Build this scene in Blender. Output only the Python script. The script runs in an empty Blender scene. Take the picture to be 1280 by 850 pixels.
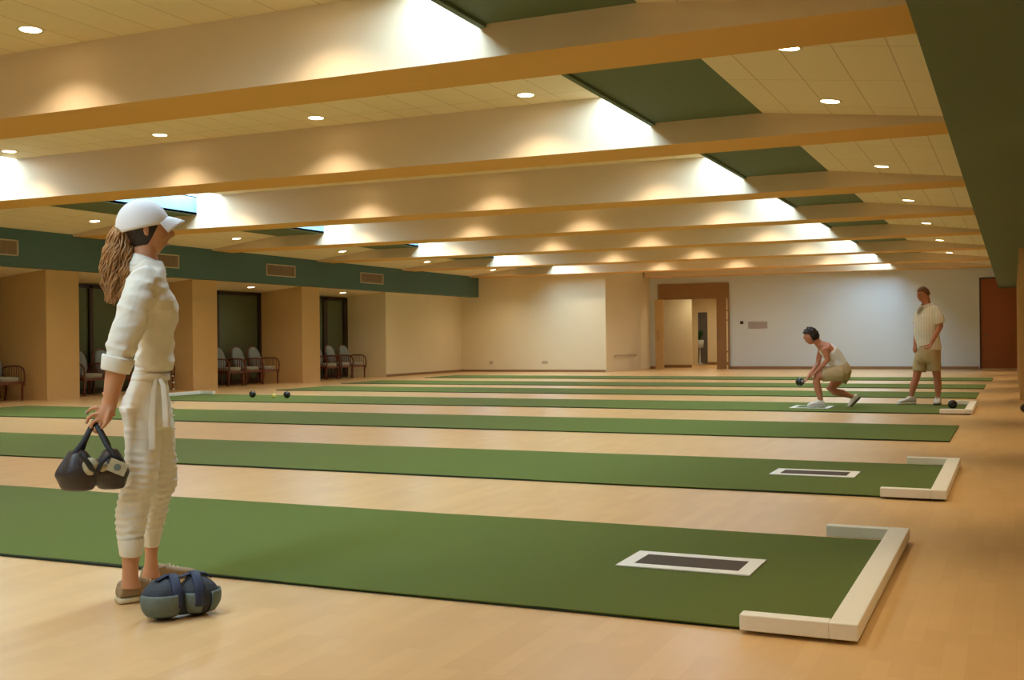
import bpy, bmesh, math, random
from math import sin, cos, pi, radians, sqrt, exp, atan2
from mathutils import Vector as V, Matrix, noise
random.seed(7)
C = bpy.context.scene.collection

# ------------------------------------------------------------------ camera
F = 1385.95; PT = radians(-.0703); YW = radians(24.3363); RO = radians(-.5947); EYE = 1.08
FW = V((-sin(YW)*cos(PT), cos(YW)*cos(PT), sin(PT)))
R0 = V((cos(YW), sin(YW), 0)); U0 = R0.cross(FW)
CR = R0*cos(RO)+U0*sin(RO); CU = U0*cos(RO)-R0*sin(RO)
cam = bpy.data.cameras.new('camera'); co = bpy.data.objects.new('camera', cam); C.objects.link(co)
cam.sensor_width = 36; cam.lens = F/1280*36; cam.clip_end = 200
m = Matrix((CR, CU, -FW)).transposed().to_4x4(); m.translation = V((0, 0, EYE)); co.matrix_world = m
bpy.context.scene.camera = co
CAM = V((0, 0, EYE))
RH = V((cos(YW), sin(YW), 0)); VH = V((-sin(YW), cos(YW), 0))      # horizontal right / away

def ray(px, py): return FW+CR*((px-640)/F)-CU*((py-425)/F)
def at(px, py, ax, v):
    d = ray(px, py); t = (v-CAM[ax])/d[ax]; return CAM+d*t
def wp(px, py, D): return CAM+ray(px, py)*D

# ------------------------------------------------------------------ materials
def lin(c):
    return tuple((x/255/12.92 if x/255 <= .04045 else ((x/255+.055)/1.055)**2.4) for x in c)+(1,)
def mat(name, rgb, rough=.6, var=.06, scale=8, bump=0, bscale=60, metal=0, spec=.5, emit=None, es=0, sss=0, coat=0, sheen=0):
    M = bpy.data.materials.new(name); M.use_nodes = True; N = M.node_tree.nodes; L = M.node_tree.links
    b = N['Principled BSDF']; b.inputs['Roughness'].default_value = rough; b.inputs['Metallic'].default_value = metal
    b.inputs['Specular IOR Level'].default_value = spec; b.inputs['Coat Weight'].default_value = coat
    b.inputs['Sheen Weight'].default_value = sheen
    if sss:
        b.inputs['Subsurface Weight'].default_value = sss; b.inputs['Subsurface Radius'].default_value = (.012, .005, .003)
        b.inputs['Subsurface Scale'].default_value = 1
    tc = N.new('ShaderNodeTexCoord'); nz = N.new('ShaderNodeTexNoise'); nz.inputs['Scale'].default_value = scale; nz.inputs['Detail'].default_value = 4
    L.new(tc.outputs['Object'], nz.inputs['Vector'])
    cr = N.new('ShaderNodeMix'); cr.data_type = 'RGBA'
    c = lin(rgb); a = 1-var; z = 1+var
    cr.inputs[6].default_value = (c[0]*a, c[1]*a, c[2]*a, 1); cr.inputs[7].default_value = (min(c[0]*z, 1), min(c[1]*z, 1), min(c[2]*z, 1), 1)
    L.new(nz.outputs['Fac'], cr.inputs[0]); L.new(cr.outputs[2], b.inputs['Base Color'])
    if bump:
        n2 = N.new('ShaderNodeTexNoise'); n2.inputs['Scale'].default_value = bscale; L.new(tc.outputs['Object'], n2.inputs['Vector'])
        bp = N.new('ShaderNodeBump'); bp.inputs['Strength'].default_value = bump; bp.inputs['Distance'].default_value = .01
        L.new(n2.outputs['Fac'], bp.inputs['Height']); L.new(bp.outputs[0], b.inputs['Normal'])
    if emit:
        b.inputs['Emission Color'].default_value = lin(emit); b.inputs['Emission Strength'].default_value = es
    M['mix'] = cr.name
    return M
def brick(M, c2, w, h, off, mortar, msize, rot=0, vec=None, bias=0, rowy=False):
    N = M.node_tree.nodes; L = M.node_tree.links; b = N['Principled BSDF']
    cr = N[M['mix']]; tc = N['Texture Coordinate']
    mp = N.new('ShaderNodeMapping'); mp.inputs['Rotation'].default_value = (0, 0, rot); L.new(tc.outputs['Object'], mp.inputs[0])
    t = N.new('ShaderNodeTexBrick'); t.offset = off; t.inputs['Scale'].default_value = 1
    t.inputs['Brick Width'].default_value = w; t.inputs['Row Height'].default_value = h
    t.inputs['Mortar Size'].default_value = msize; t.inputs['Mortar Smooth'].default_value = .3; t.inputs['Bias'].default_value = bias
    L.new(mp.outputs[0], t.inputs['Vector'])
    m2 = N.new('ShaderNodeMix'); m2.data_type = 'RGBA'; m2.blend_type = 'MULTIPLY'; m2.inputs[0].default_value = 1
    L.new(cr.outputs[2], m2.inputs[6])
    t.inputs['Color1'].default_value = (1, 1, 1, 1); t.inputs['Color2'].default_value = c2+(1,); t.inputs['Mortar'].default_value = mortar+(1,)
    L.new(t.outputs['Color'], m2.inputs[7]); L.new(m2.outputs[2], b.inputs['Base Color'])
    return M

M = {}
M['floor'] = brick(mat('maple_floor', (230, 190, 134), .30, .07, 3, spec=.5), (.92, .89, .85), .46, .075, .37, (.90, .86, .80), .001, rot=pi/2)
M['turf'] = mat('turf', (100, 115, 36), .95, .22, 300, .5, 900, spec=.1, sheen=.15)
M['turf_edge'] = mat('turf_backing', (30, 40, 18), .9)
M['white_paint'] = mat('white_paint', (250, 248, 238), .5, .03, 30, .05, 40)
M['wall'] = mat('cream_wall', (234, 220, 186), .75, .02, 2)
M['wall_far'] = mat('pale_wall', (214, 220, 222), .75, .02, 2)
M['fabric_wall'] = mat('tan_fabric_wall', (216, 180, 126), .85, .03, 3, .15, 300)
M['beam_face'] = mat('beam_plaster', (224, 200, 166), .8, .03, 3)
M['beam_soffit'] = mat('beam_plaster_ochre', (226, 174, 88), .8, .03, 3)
M['tile'] = brick(mat('ceiling_tile', (242, 224, 184), .85, .03, 12, .1, 80), (.97, .96, .94), .4, 1.2, 0, (.74, .67, .56), .007)
M['green'] = mat('sage_green_paint', (78, 108, 104), .75, .03, 2)
M['green_soffit'] = mat('sage_green_soffit', (98, 112, 80), .75, .03, 2)
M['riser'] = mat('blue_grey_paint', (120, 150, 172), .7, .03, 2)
M['glaze'] = mat('skylight_glazing', (225, 240, 255), .4, 0, 1, emit=(196, 224, 255), es=2.2)
M['lamp'] = mat('lamp_glow', (255, 240, 210), .5, 0, 1, emit=(255, 226, 176), es=14)
M['ring'] = mat('white_trim_ring', (235, 225, 205), .4)
M['wood_trim'] = mat('brown_trim', (150, 112, 72), .5, .12, 20)
M['door_wood'] = mat('red_brown_door', (156, 84, 34), .45, .15, 14)
M['door_pale'] = mat('pale_oak_door', (206, 172, 118), .45, .1, 10)
M['header'] = mat('tan_header_board', (150, 110, 66), .5, .08, 10)
M['frame_dark'] = mat('dark_window_frame', (46, 30, 20), .4)
M['pane'] = mat('dark_green_glass', (86, 96, 72), .14, .15, 1.2)
M['vent_frame'] = mat('grille_frame', (196, 182, 152), .4)
M['vent_core'] = mat('grille_core', (150, 126, 104), .5)
M['black'] = mat('black_bowl', (26, 20, 22), .22, .1, 10, coat=.3)
M['jack'] = mat('yellow_jack', (226, 214, 110), .3)
M['rubber'] = mat('grey_rubber', (84, 72, 60), .85, .15, 200, .2, 400)
M['chair_wood'] = mat('mahogany_bentwood', (112, 56, 34), .35, .15, 20, coat=.2)
M['chair_cloth'] = mat('grey_blue_upholstery', (136, 146, 150), .9, .08, 60, .3, 300)
M['chair_seat'] = mat('grey_seat_upholstery', (160, 156, 146), .9, .08, 60, .3, 300)
M['skin'] = mat('skin', (204, 146, 106), .5, .06, 25, .03, 200, sss=.12)
M['skin_tan'] = mat('tanned_skin', (196, 128, 96), .5, .06, 25, .03, 200, sss=.12)
M['hair_light'] = mat('light_brown_hair', (180, 134, 84), .42, .55, 14)
M['hair_dark'] = mat('dark_hair', (44, 30, 24), .45, .3, 60, .5, 200)
M['hair_brown'] = mat('brown_hair', (120, 80, 50), .5, .3, 60, .5, 200)
M['cap'] = mat('white_cap_cloth', (240, 236, 232), .85, .02, 30, .1, 400)
M['shirt'] = mat('ivory_shirt_cloth', (236, 230, 214), .85, .02, 30, .1, 400)
M['trousers'] = mat('ivory_trouser_cloth', (234, 228, 212), .85, .02, 30, .1, 400)
M['sole'] = mat('cream_rubber', (216, 200, 160), .5)
M['shoe'] = mat('beige_canvas', (160, 138, 106), .8, .06, 60, .2, 300)
M['shoe_white'] = mat('white_shoe', (236, 230, 222), .5, .04, 40)
M['shorts'] = mat('khaki_cloth', (202, 180, 140), .85, .04, 30, .1, 300)
M['dark_sole'] = mat('dark_sole', (60, 54, 52), .6)
M['bag_black'] = mat('black_brown_leather', (50, 39, 33), .42, .15, 30, .15, 120)
M['strap_black'] = mat('black_webbing', (26, 22, 24), .6, .1, 80)
M['bag_blue'] = mat('dark_slate_cloth', (52, 58, 66), .7, .3, 40, .2, 120)
M['bag_pocket'] = mat('grey_green_cloth', (100, 112, 104), .65, .1, 40, .15, 150)
M['strap_navy'] = mat('navy_webbing', (34, 44, 72), .6, .1, 80)
M['card'] = mat('patterned_tag', (176, 166, 132), .6, .35, 70)
M['metal'] = mat('grey_metal', (150, 140, 120), .35, metal=.6)
M['leaf'] = mat('leaf_green', (60, 100, 30), .6, .2, 30)
M['eye'] = mat('eye_white', (170, 150, 135), .3)
M['iris'] = mat('dark_iris', (40, 28, 20), .3)
M['grey_paper'] = mat('grey_paper', (168, 160, 158), .7)
M['lip'] = mat('lip', (176, 98, 84), .5)
# striped cloth of the standing man's shirt
def striped():
    Mx = mat('striped_shirt_cloth', (252, 248, 240), .85, .02, 30)
    N = Mx.node_tree.nodes; L = Mx.node_tree.links; w = N.new('ShaderNodeTexWave'); w.wave_type = 'BANDS'; w.bands_direction = 'X'
    w.inputs['Scale'].default_value = 8; w.inputs['Distortion'].default_value = 0; w.inputs['Detail'].default_value = 0
    L.new(N['Texture Coordinate'].outputs['Object'], w.inputs[0])
    m2 = N.new('ShaderNodeMix'); m2.data_type = 'RGBA'; m2.blend_type = 'MULTIPLY'
    rp = N.new('ShaderNodeValToRGB'); rp.color_ramp.elements[0].position = .0; rp.color_ramp.elements[0].color = (.84, .82, .77, 1); rp.color_ramp.elements[1].position = .35; rp.color_ramp.elements[1].color = (1, 1, 1, 1)
    L.new(w.outputs['Fac'], rp.inputs[0]); m2.inputs[0].default_value = 1
    L.new(N[Mx['mix']].outputs[2], m2.inputs[6]); L.new(rp.outputs[0], m2.inputs[7]); L.new(m2.outputs[2], N['Principled BSDF'].inputs['Base Color'])
    return Mx
M['striped'] = striped()

# ------------------------------------------------------------------ mesh builder
class MB:
    def __init__(s): s.v = []; s.f = []
    def add(s, vs, fs):
        n = len(s.v); s.v += [V(p) for p in vs]; s.f += [tuple(i+n for i in f) for f in fs]; return s
    def box(s, x0, x1, y0, y1, z0, z1):
        return s.add([(x0, y0, z0), (x1, y0, z0), (x1, y1, z0), (x0, y1, z0), (x0, y0, z1), (x1, y0, z1), (x1, y1, z1), (x0, y1, z1)],
                     [(0, 3, 2, 1), (4, 5, 6, 7), (0, 1, 5, 4), (1, 2, 6, 5), (2, 3, 7, 6), (3, 0, 4, 7)])
    def prism(s, pts, y0, y1):                                       # (x,z) polygon extruded along y
        n = len(pts); vs = [(x, y0, z) for x, z in pts]+[(x, y1, z) for x, z in pts]
        return s.add(vs, [tuple(range(n)), tuple(range(2*n-1, n-1, -1))]+[(i, i+n, (i+1) % n+n, (i+1) % n) for i in range(n)])
    def obox(s, c, ax, ay, az, hx, hy, hz):
        c = V(c); vs = [c+ax*(hx*i)+ay*(hy*j)+az*(hz*k) for k in (-1, 1) for i, j in ((-1, -1), (1, -1), (1, 1), (-1, 1))]
        return s.add(vs, [(0, 3, 2, 1), (4, 5, 6, 7), (0, 1, 5, 4), (1, 2, 6, 5), (2, 3, 7, 6), (3, 0, 4, 7)])
    def rings(s, rs, cap=True, close=False):
        n = len(rs[0]); vs = [p for r_ in rs for p in r_]; fs = []; k = len(rs)
        for a in range(k-1 if not close else k):
            b = (a+1) % k
            for i in range(n): j = (i+1) % n; fs.append((a*n+i, a*n+j, b*n+j, b*n+i))
        if cap and not close:
            fs.append(tuple(range(n-1, -1, -1))); fs.append(tuple((k-1)*n+i for i in range(n)))
        return s.add(vs, fs)
    def tube(s, pts, rad, n=12, flat=1, side=None, close=False, round_ends=True):
        pts = [V(p) for p in pts]; k = len(pts)
        if not hasattr(rad, '__len__'): rad = [rad]*k
        rs = []; up = V(side).normalized() if side is not None else None
        for i, p in enumerate(pts):
            a = pts[(i-1) % k] if (i > 0 or close) else p; b = pts[(i+1) % k] if (i < k-1 or close) else p
            t = (b-a).normalized()
            if up is None: up = t.orthogonal().normalized()
            x = up-t*up.dot(t)
            x = x.normalized() if x.length > 1e-5 else t.orthogonal().normalized()
            if side is None: up = x
            y = t.cross(x)
            r_ = rad[i]; rx, ry = r_ if hasattr(r_, '__len__') else (r_, r_*flat)
            rs.append([p+x*(rx*cos(2*pi*q/n))+y*(ry*sin(2*pi*q/n)) for q in range(n)])
            if i == 0: t0 = t
        if round_ends and not close:
            def shrink(ring, c, d, r_): return [c+d*r_*.55+(q-c)*.72 for q in ring]
            r0 = rad[0] if not hasattr(rad[0], '__len__') else min(rad[0]); r1 = rad[-1] if not hasattr(rad[-1], '__len__') else min(rad[-1])
            t1 = (pts[-1]-pts[-2]).normalized()
            rs = [shrink(rs[0], pts[0], -t0, r0)]+rs+[shrink(rs[-1], pts[-1], t1, r1)]
        return s.rings(rs, close=close)
    def ell(s, c, rx, ry, rz, ax=V((1, 0, 0)), ay=V((0, 1, 0)), az=V((0, 0, 1)), n=20, k=12, fn=None):
        c = V(c); rs = []
        for a in range(1, k):
            th = pi*a/k
            ring = []
            for q in range(n):
                ph = 2*pi*q/n; d = [sin(th)*cos(ph)*rx, sin(th)*sin(ph)*ry, -cos(th)*rz]
                if fn: d = fn(d)
                ring.append(c+ax*d[0]+ay*d[1]+az*d[2])
            rs.append(ring)
        return s.rings(rs)
    def lathe(s, c, prof, n=20, ax=V((1, 0, 0)), ay=V((0, 1, 0)), az=V((0, 0, 1))):
        c = V(c); return s.rings([[c+ax*(r_*cos(2*pi*q/n))+ay*(r_*sin(2*pi*q/n))+az*z for q in range(n)] for r_, z in prof])
    def build(s, name, m_, parent=None, smooth=False, bevel=0, remesh=0, sm=6, disp=None, subd=0, world=True, kind=None):
        me = bpy.data.meshes.new(name)
        vs = s.v
        o = bpy.data.objects.new(name, me); C.objects.link(o)
        if parent is not None:
            o.parent = parent
            if world:
                inv = WM(parent).inverted(); vs = [inv@p for p in vs]
        me.from_pydata([tuple(p) for p in vs], [], s.f); me.materials.append(M[m_] if isinstance(m_, str) else m_)
        bm = bmesh.new(); bm.from_mesh(me); bmesh.ops.recalc_face_normals(bm, faces=bm.faces); bm.to_mesh(me); bm.free()
        if bevel:
            b = o.modifiers.new('bevel', 'BEVEL'); b.width = bevel; b.segments = 2; b.limit_method = 'ANGLE'
        if remesh:
            r_ = o.modifiers.new('remesh', 'REMESH'); r_.mode = 'VOXEL'; r_.voxel_size = remesh
            if sm:
                q = o.modifiers.new('smooth', 'SMOOTH'); q.factor = .5; q.iterations = sm
        if subd:
            q = o.modifiers.new('sub', 'SUBSURF'); q.levels = subd; q.render_levels = subd
        if remesh or disp:
            bpy.context.view_layer.update(); dg = bpy.context.evaluated_depsgraph_get()
            nm = bpy.data.meshes.new_from_object(o.evaluated_get(dg)); o.modifiers.clear(); o.data = nm; nm.name = name
            if not nm.materials: nm.materials.append(M[m_] if isinstance(m_, str) else m_)
            me = nm
            if disp:
                W = WM(o); no = [V(v.normal) for v in nm.vertices]
                for v, n_ in zip(nm.vertices, no): v.co = v.co+n_*disp(W@v.co)
        if smooth: me.shade_smooth()
        if kind: o['kind'] = kind
        return o
def WM(o):
    m_ = Matrix.Translation(o.location)@o.rotation_euler.to_matrix().to_4x4()
    return WM(o.parent)@m_ if o.parent else m_
def thing(name, label, cat, loc=(0, 0, 0), rz=0, group=None):
    o = bpy.data.objects.new(name, None); C.objects.link(o); o.location = loc; o.rotation_euler = (0, 0, rz); o.empty_display_size = .1
    o['label'] = label; o['category'] = cat
    if group: o['group'] = group
    return o
def tag(o, label, cat, group=None):
    o['label'] = label; o['category'] = cat
    if group: o['group'] = group
    return o
def S(name, mb, m_, label=None, **k):
    o = mb.build(name, m_, kind='structure', **k)
    if label: o['label'] = label
    return o
def dup(root, loc, rz, label, group=None):
    r_ = root.copy(); C.objects.link(r_); r_.location = loc; r_.rotation_euler = (0, 0, rz); r_['label'] = label
    if group: r_['group'] = group
    for ch in list(root.children):
        c = ch.copy(); C.objects.link(c); c.parent = r_
        for g in ch.children:
            d = g.copy(); C.objects.link(d); d.parent = c
    return r_

# ------------------------------------------------------------------ room shell
Y0, Y1, XL, XR = -3.0, 36.4, -18.05, 1.5
S('floor', MB().box(XL-.2, XR+.2, Y0-.2, 44, -.1, 0), 'floor', 'pale maple strip floor')
XC0, XC1 = -12.62, -3.98           # flat centre ceiling
GL, GR = -13.14, -3.45           # inner edge of the green panels
KL, KR = -14.32, -2.28           # outer edge of the green panels
ZB, ZG, ZC, ZT = 3.084, 3.325, 3.65, 3.74
S('ceiling', MB().box(XC0, XC1, Y0, Y1, ZC, ZC+.05), 'tile')
S('ceiling_right_slope', MB().prism([(KR, ZG), (KR, ZG+.05), (-.2, 3.14), (-.2, 3.09)], Y0, Y1), 'tile')
S('ceiling_left_slope', MB().prism([(KL, ZG), (KL, ZG+.05), (-16.3, 3.14), (-16.3, 3.09)], Y0, 32.9), 'tile')
S('trim_1', MB().box(GR, KR, Y0, Y1, ZG-.002, ZG+.04), 'green_soffit', 'olive green flat ceiling panel, right')
S('trim_2', MB().box(KL, GL, Y0, Y1, ZG-.002, ZG+.04), 'green_soffit', 'olive green flat ceiling panel, left')
S('trim_3', MB().box(GR-.0, GR+.05, Y0, Y1, ZG-.03, ZC-.02), 'green_soffit')
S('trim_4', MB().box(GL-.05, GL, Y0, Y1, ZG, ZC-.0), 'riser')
S('trim_5', MB().box(GR, GR+.05, Y0, Y1, ZC-.02, ZT), 'white_paint'); S('trim_6', MB().box(GL-.05, GL, Y0, Y1, ZC-.02, ZT), 'white_paint')
S('trim_7', MB().box(XC1-.05, XC1, Y0, Y1, ZC+.05, ZT), 'white_paint'); S('trim_8', MB().box(XC0, XC0+.05, Y0, Y1, ZC+.05, ZT), 'white_paint')
# beams
BY = [3.0, 7.13, 11.21, 15.58, 19.55, 23.6, 27.9, 32.22]
for i, y in enumerate(BY):
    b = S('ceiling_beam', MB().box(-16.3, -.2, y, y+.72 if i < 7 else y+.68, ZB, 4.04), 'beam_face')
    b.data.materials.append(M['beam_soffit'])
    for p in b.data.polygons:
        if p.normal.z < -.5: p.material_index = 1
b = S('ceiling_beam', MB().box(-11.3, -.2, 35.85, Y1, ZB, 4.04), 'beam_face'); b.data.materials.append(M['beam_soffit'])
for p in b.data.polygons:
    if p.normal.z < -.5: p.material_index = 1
# skylight glazing and its daylight
n = 0
ends = [Y0]+BY+[35.85]
for i in range(len(ends)-1):
    a = ends[i]+(.74 if i else 0); b_ = ends[i+1]-.02
    for x0, x1 in ((XC1, GR), (GL, XC0)):
        if x1 < -12 and a > 32.5: continue
        n += 1
        S('window_%d' % n, MB().box(x0, x1, a, b_, ZT, ZT+.02), 'glaze', 'skylight glazing')
        l = bpy.data.lights.new('skylight_daylight', 'AREA'); l.shape = 'RECTANGLE'; l.size = x1-x0-.06; l.size_y = b_-a-.06
        l.energy = 86*(b_-a)/3.4; l.color = (.52, .77, 1.0)
        lo = bpy.data.objects.new('skylight_daylight', l); C.objects.link(lo); lo.location = ((x0+x1)/2, (a+b_)/2, ZT-.02)
S('ceiling_roof_deck', MB().box(XL-.2, XR+.2, Y0-.2, Y1+.3, 4.06, 4.15), 'white_paint')
# side bulkheads
S('trim_9', MB().box(-.39, XR, Y0, Y1, 2.45, 3.12), 'green_soffit', 'green bulkhead along the right side')
S('trim_10', MB().box(-16.42, -16.07, Y0, 32.9, 2.458, 3.14), 'green', 'green bulkhead along the left side')
S('ceiling_alcoves', MB().prism([(-16.42, 2.515), (-16.42, 2.56), (XL, 2.40), (XL, 2.355)], Y0, 32.9), 'tile')
# walls
S('wall_back', MB().box(XL, XR, Y0-.1, Y0, 0, 3.7), 'wall')
S('wall_right', MB().box(XR, XR+.1, Y0, Y1, 0, 2.6), 'wall')
for i, y in enumerate([-.9, 3.2, 7.25, 11.3, 15.55, 19.6, 23.8, 28.0, 32.2]):
    x = .16 if y < 19 else .087
    S('wall_right_pillar', MB().box(x, XR, y, y+.8, 0, 2.45), 'fabric_wall')
LP = [(-.9, -.1), (3.2, 4.0), (7.3, 8.1), (11.4, 12.2), (15.54, 16.35), (19.66, 20.5), (23.85, 24.65)]
for a, b_ in LP:
    S('wall_left_pillar', MB().box(XL, -16.73, a, b_, 0, 2.50), 'fabric_wall')
S('wall_left_end', MB().box(XL, -16.73, 28.04, 32.9, 0, 2.5), 'wall')
S('wall_left', MB().box(XL-.1, XL, Y0, 32.9, 0, 2.6), 'wall')
S('wall_far_left', MB().add([(XL, 32.9, 0), (-11.65, 32.9, 0), (-11.3, Y1, 0), (XL, Y1, 0), (XL, 32.9, 3.7), (-11.65, 32.9, 3.7), (-11.3, Y1, 3.7), (XL, Y1, 3.7)],
  [(0, 3, 2, 1), (4, 5, 6, 7), (0, 1, 5, 4), (1, 2, 6, 5), (2, 3, 7, 6), (3, 0, 4, 7)]), 'wall')
DX0, DX1, DZ = -10.98, -8.56, 2.34                    # doorway
S('wall_far', MB().box(-11.4, DX0, Y1, Y1+.15, 0, 3.7).box(DX1, -.93, Y1, Y1+.15, 0, 3.7).box(DX0, DX1, Y1, Y1+.15, DZ, 3.7).box(-.93, XR, Y1, Y1+.15, 2.78, 3.7).box(.19, XR, Y1, Y1+.15, 0, 2.78), 'wall_far')
S('baseboard_far', MB().box(DX1+.02, -.95, Y1-.015, Y1, 0, .09).box(-11.3, DX0-.05, Y1-.015, Y1, 0, .09), 'wood_trim')
S('baseboard_left', MB().box(-16.73, -11.66, 32.885, 32.9, 0, .07).box(-16.73, -16.715, 28.05, 32.885, 0, .07), 'wood_trim')
for a, b_ in LP[3:]: S('baseboard_pillar', MB().box(-16.73, -16.718, a, b_, 0, .05), 'fabric_wall')
# door at the far right
d = S('door_1', MB().box(-.90, .16, Y1+.03, Y1+.08, .03, 2.74), 'door_wood', 'red-brown wooden door')
MB().box(-.93, -.895, Y1-.01, Y1+.1, 0, 2.78).box(.155, .19, Y1-.01, Y1+.1, 0, 2.78).box(-.895, .155, Y1-.01, Y1+.1, 2.74, 2.78).build('door_frame', 'frame_dark', d)
MB().box(-.88, .14, Y1-.02, Y1+.05, 0, .03).build('threshold', 'door_pale', d)
MB().tube([(-.80, Y1-.03, 1.02), (-.68, Y1-.03, 1.02)], .012).build('door_handle', 'metal', d)
# doorway header, leaves and corridor
S('trim_11', MB().box(DX0, DX1, Y1-.06, Y1, DZ, 2.86), 'header', 'tan board above the doorway')
d = S('door_2', MB().obox((-10.83, Y1-.42, 1.17), V((.93, -.36, 0)).normalized()*1, V((.36, .93, 0)).normalized(), V((0, 0, 1)), .17, .022, 1.165), 'door_pale', 'pale door leaf standing open')
MB().tube([(-10.86, Y1-.48, .95), (-10.86, Y1-.52, .97), (-10.86, Y1-.52, 1.25), (-10.86, Y1-.48, 1.27)], .012).build('door_handle', 'metal', d)
d = S('door_3', MB().box(-8.98, -8.66, Y1-.05, Y1-.005, 0, DZ), 'header', 'brown door leaf beside a narrow glazed slit')
MB().tube([(-8.95, Y1-.06, .95), (-8.95, Y1-.10, .97), (-8.95, Y1-.10, 1.25), (-8.95, Y1-.06, 1.27)], .014).build('door_handle', 'metal', d)
S('trim_12', MB().box(-8.60, -8.55, Y1-.07, Y1+.05, 0, DZ).box(-8.66, -8.60, Y1-.01, Y1+.03, 1.92, 1.96).box(-8.66, -8.60, Y1-.01, Y1+.03, 1.6, 1.64).box(-8.66, -8.60, Y1-.01, Y1+.03, .55, .6), 'wood_trim')
S('wall_corridor', MB().box(-12.2, -10.25, 37.9, 38.0, 0, 2.7).box(-8.4, -8.3, Y1+.15, 42, 0, 2.7)
  .box(-12.6, -11.13, 42, 42.1, 0, 2.7).box(-10.73, -8.3, 42, 42.1, 0, 2.7).box(-11.13, -10.73, 42, 42.1, 2.02, 2.7), 'wall')
S('wall_corridor_alcove', MB().box(-13, -8.2, 43.6, 43.7, 0, 2.7), 'grey_paper')
S('ceiling_corridor', MB().box(-13, -8.2, Y1+.15, 43.7, 2.6, 2.7), 'wall')
S('baseboard_corridor', MB().box(-12.1, -10.25, 37.87, 37.9, 0, .1).box(-10.72, -8.4, 41.97, 42, 0, .1), 'wood_trim')
for y, e in ((37.2, 14), (40.0, 26), (42.8, 7)):
    l = bpy.data.lights.new('corridor_lamp', 'AREA'); l.size = .5; l.energy = e; l.color = (1, .84, .56)
    lo = bpy.data.objects.new('corridor_lamp', l); C.objects.link(lo); lo.location = (-9.9, y, 2.55)
pl = thing('potted_plant', 'green potted plant on a stand seen through the far doorway', 'plant', (-11.3, 43.0, 0))
MB().lathe((-11.3, 43.0, 0), [(.02, .0), (.14, 0), (.14, .02), (.03, .05), (.03, .62), (.14, .65), (.17, .95), (.15, .95), (.1, .9)], 14).build('pot', 'white_paint', pl, smooth=True)
lf = MB()
for i in range(26):
    a = random.uniform(0, 6.28); h = random.uniform(.2, .5); r_ = random.uniform(.08, .25)
    b0 = V((-11.3, 43.0, .92)); lf.tube([b0, b0+V((cos(a)*r_*.4, sin(a)*r_*.4, h*.7)), b0+V((cos(a)*r_, sin(a)*r_, h))], [.006, .03, .004], 5, .3)
lf.build('foliage', 'leaf', pl, smooth=True)

# alcove windows
wn = 20
al = [(-.1, 3.2), (4.0, 7.3), (8.1, 11.4), (12.2, 15.54), (16.35, 19.66), (20.5, 23.8), (24.65, 27.95)]
for a, b_ in al:
    wn += 1
    m0 = a+(b_-a)*.46
    if a > 24: m0 = 26.75
    w = S('window_%d' % wn, MB().box(XL, XL+.02, a, b_, .05, 2.33), 'pane', 'dark green alcove glazing')
    fr = MB()
    for y in (a+.02, m0, b_-.1) if a < 24 else (a+.02, m0-.05, b_-.2): fr.box(XL+.02, XL+.07, y, y+(.1 if a < 24 else .2), .05, 2.33)
    fr.box(XL+.02, XL+.07, a+.02, b_-.02, 2.25, 2.34).box(XL+.02, XL+.07, a+.02, b_-.02, .0, .12)
    fr.build('window_frame', 'frame_dark', w)

# ------------------------------------------------------------------ ventilation grilles
vg = None
def vent(y, hw, label):
    t = thing('air_vent', label, 'vent', (-16.07, y, 2.775), 0, 'air vents on the left bulkhead')
    z0, z1, x = 2.632, 2.918, -16.07
    MB().box(x, x+.02, y-hw, y+hw, z0, z0+.025).box(x, x+.02, y-hw, y+hw, z1-.025, z1).box(x, x+.02, y-hw, y-hw+.03, z0, z1).box(x, x+.02, y+hw-.03, y+hw, z0, z1).build('vent_frame', 'vent_frame', t)
    s_ = MB()
    k = int(hw*2/.045)
    for i in range(k): s_.box(x+.004, x+.014, y-hw+.03+i*(2*hw-.06)/k, y-hw+.045+i*(2*hw-.06)/k, z0+.02, z1-.02)
    s_.box(x-.001, x+.003, y-hw+.01, y+hw-.01, z0+.01, z1-.01)
    s_.build('vent_grille', 'vent_core', t)
vent(13.75, .56, 'pale framed air vent at the far left edge of the green bulkhead')
vent(17.9, .57, 'pale framed air vent on the bulkhead beside the capped person\'s neck')
vent(22.05, .58, 'pale framed air vent on the bulkhead above the middle alcove')
vent(26.2, .60, 'small-looking air vent nearest the far end of the green bulkhead')

# ------------------------------------------------------------------ downlights
dl0 = None
def slope_z(x):
    if x > KR: return ZG+(x-KR)*(3.12-ZG)/(-.53-KR)
    if x < KL: return ZG+(KL-x)*(3.12-ZG)/(KL+16.07)*1
    return ZC
def downlight(x, y, z, label, group, tilt=0, energy=30, vis=True, spread=122, ang=1.0):
    global dl0
    if vis:
        if dl0 is None:
            dl0 = thing('downlight', label, 'ceiling light', (x, y, z), 0, group)
            MB().lathe((x, y, z), [(.085, -.001), (.105, -.006), (.11, -.001), (.108, .012), (.085, .012)], 24).build('trim_ring', 'ring', dl0, smooth=True)
            MB().lathe((x, y, z), [(.001, -.004), (.05, -.005), (.084, -.003), (.084, .003), (.001, .003)], 24).build('lamp_lens', 'lamp', dl0, smooth=True)
            r_ = dl0
        else: r_ = dup(dl0, (x, y, z), 0, label, group)
        r_.rotation_euler = (0, tilt, 0)
    l = bpy.data.lights.new('downlight_beam', 'SPOT'); l.energy = energy; l.color = (1, .84, .63); l.spot_size = radians(spread); l.spot_blend = ang; l.shadow_soft_size = .05
    lo = bpy.data.objects.new('downlight_beam', l); C.objects.link(lo); lo.location = (x, y, z-.03)
EN = 88
ordn = ['first', 'second', 'third', 'fourth', 'fifth', 'sixth', 'seventh', 'eighth', 'ninth']
XSC = [-4.67, -7.31, -9.62, -12.2]
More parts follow.
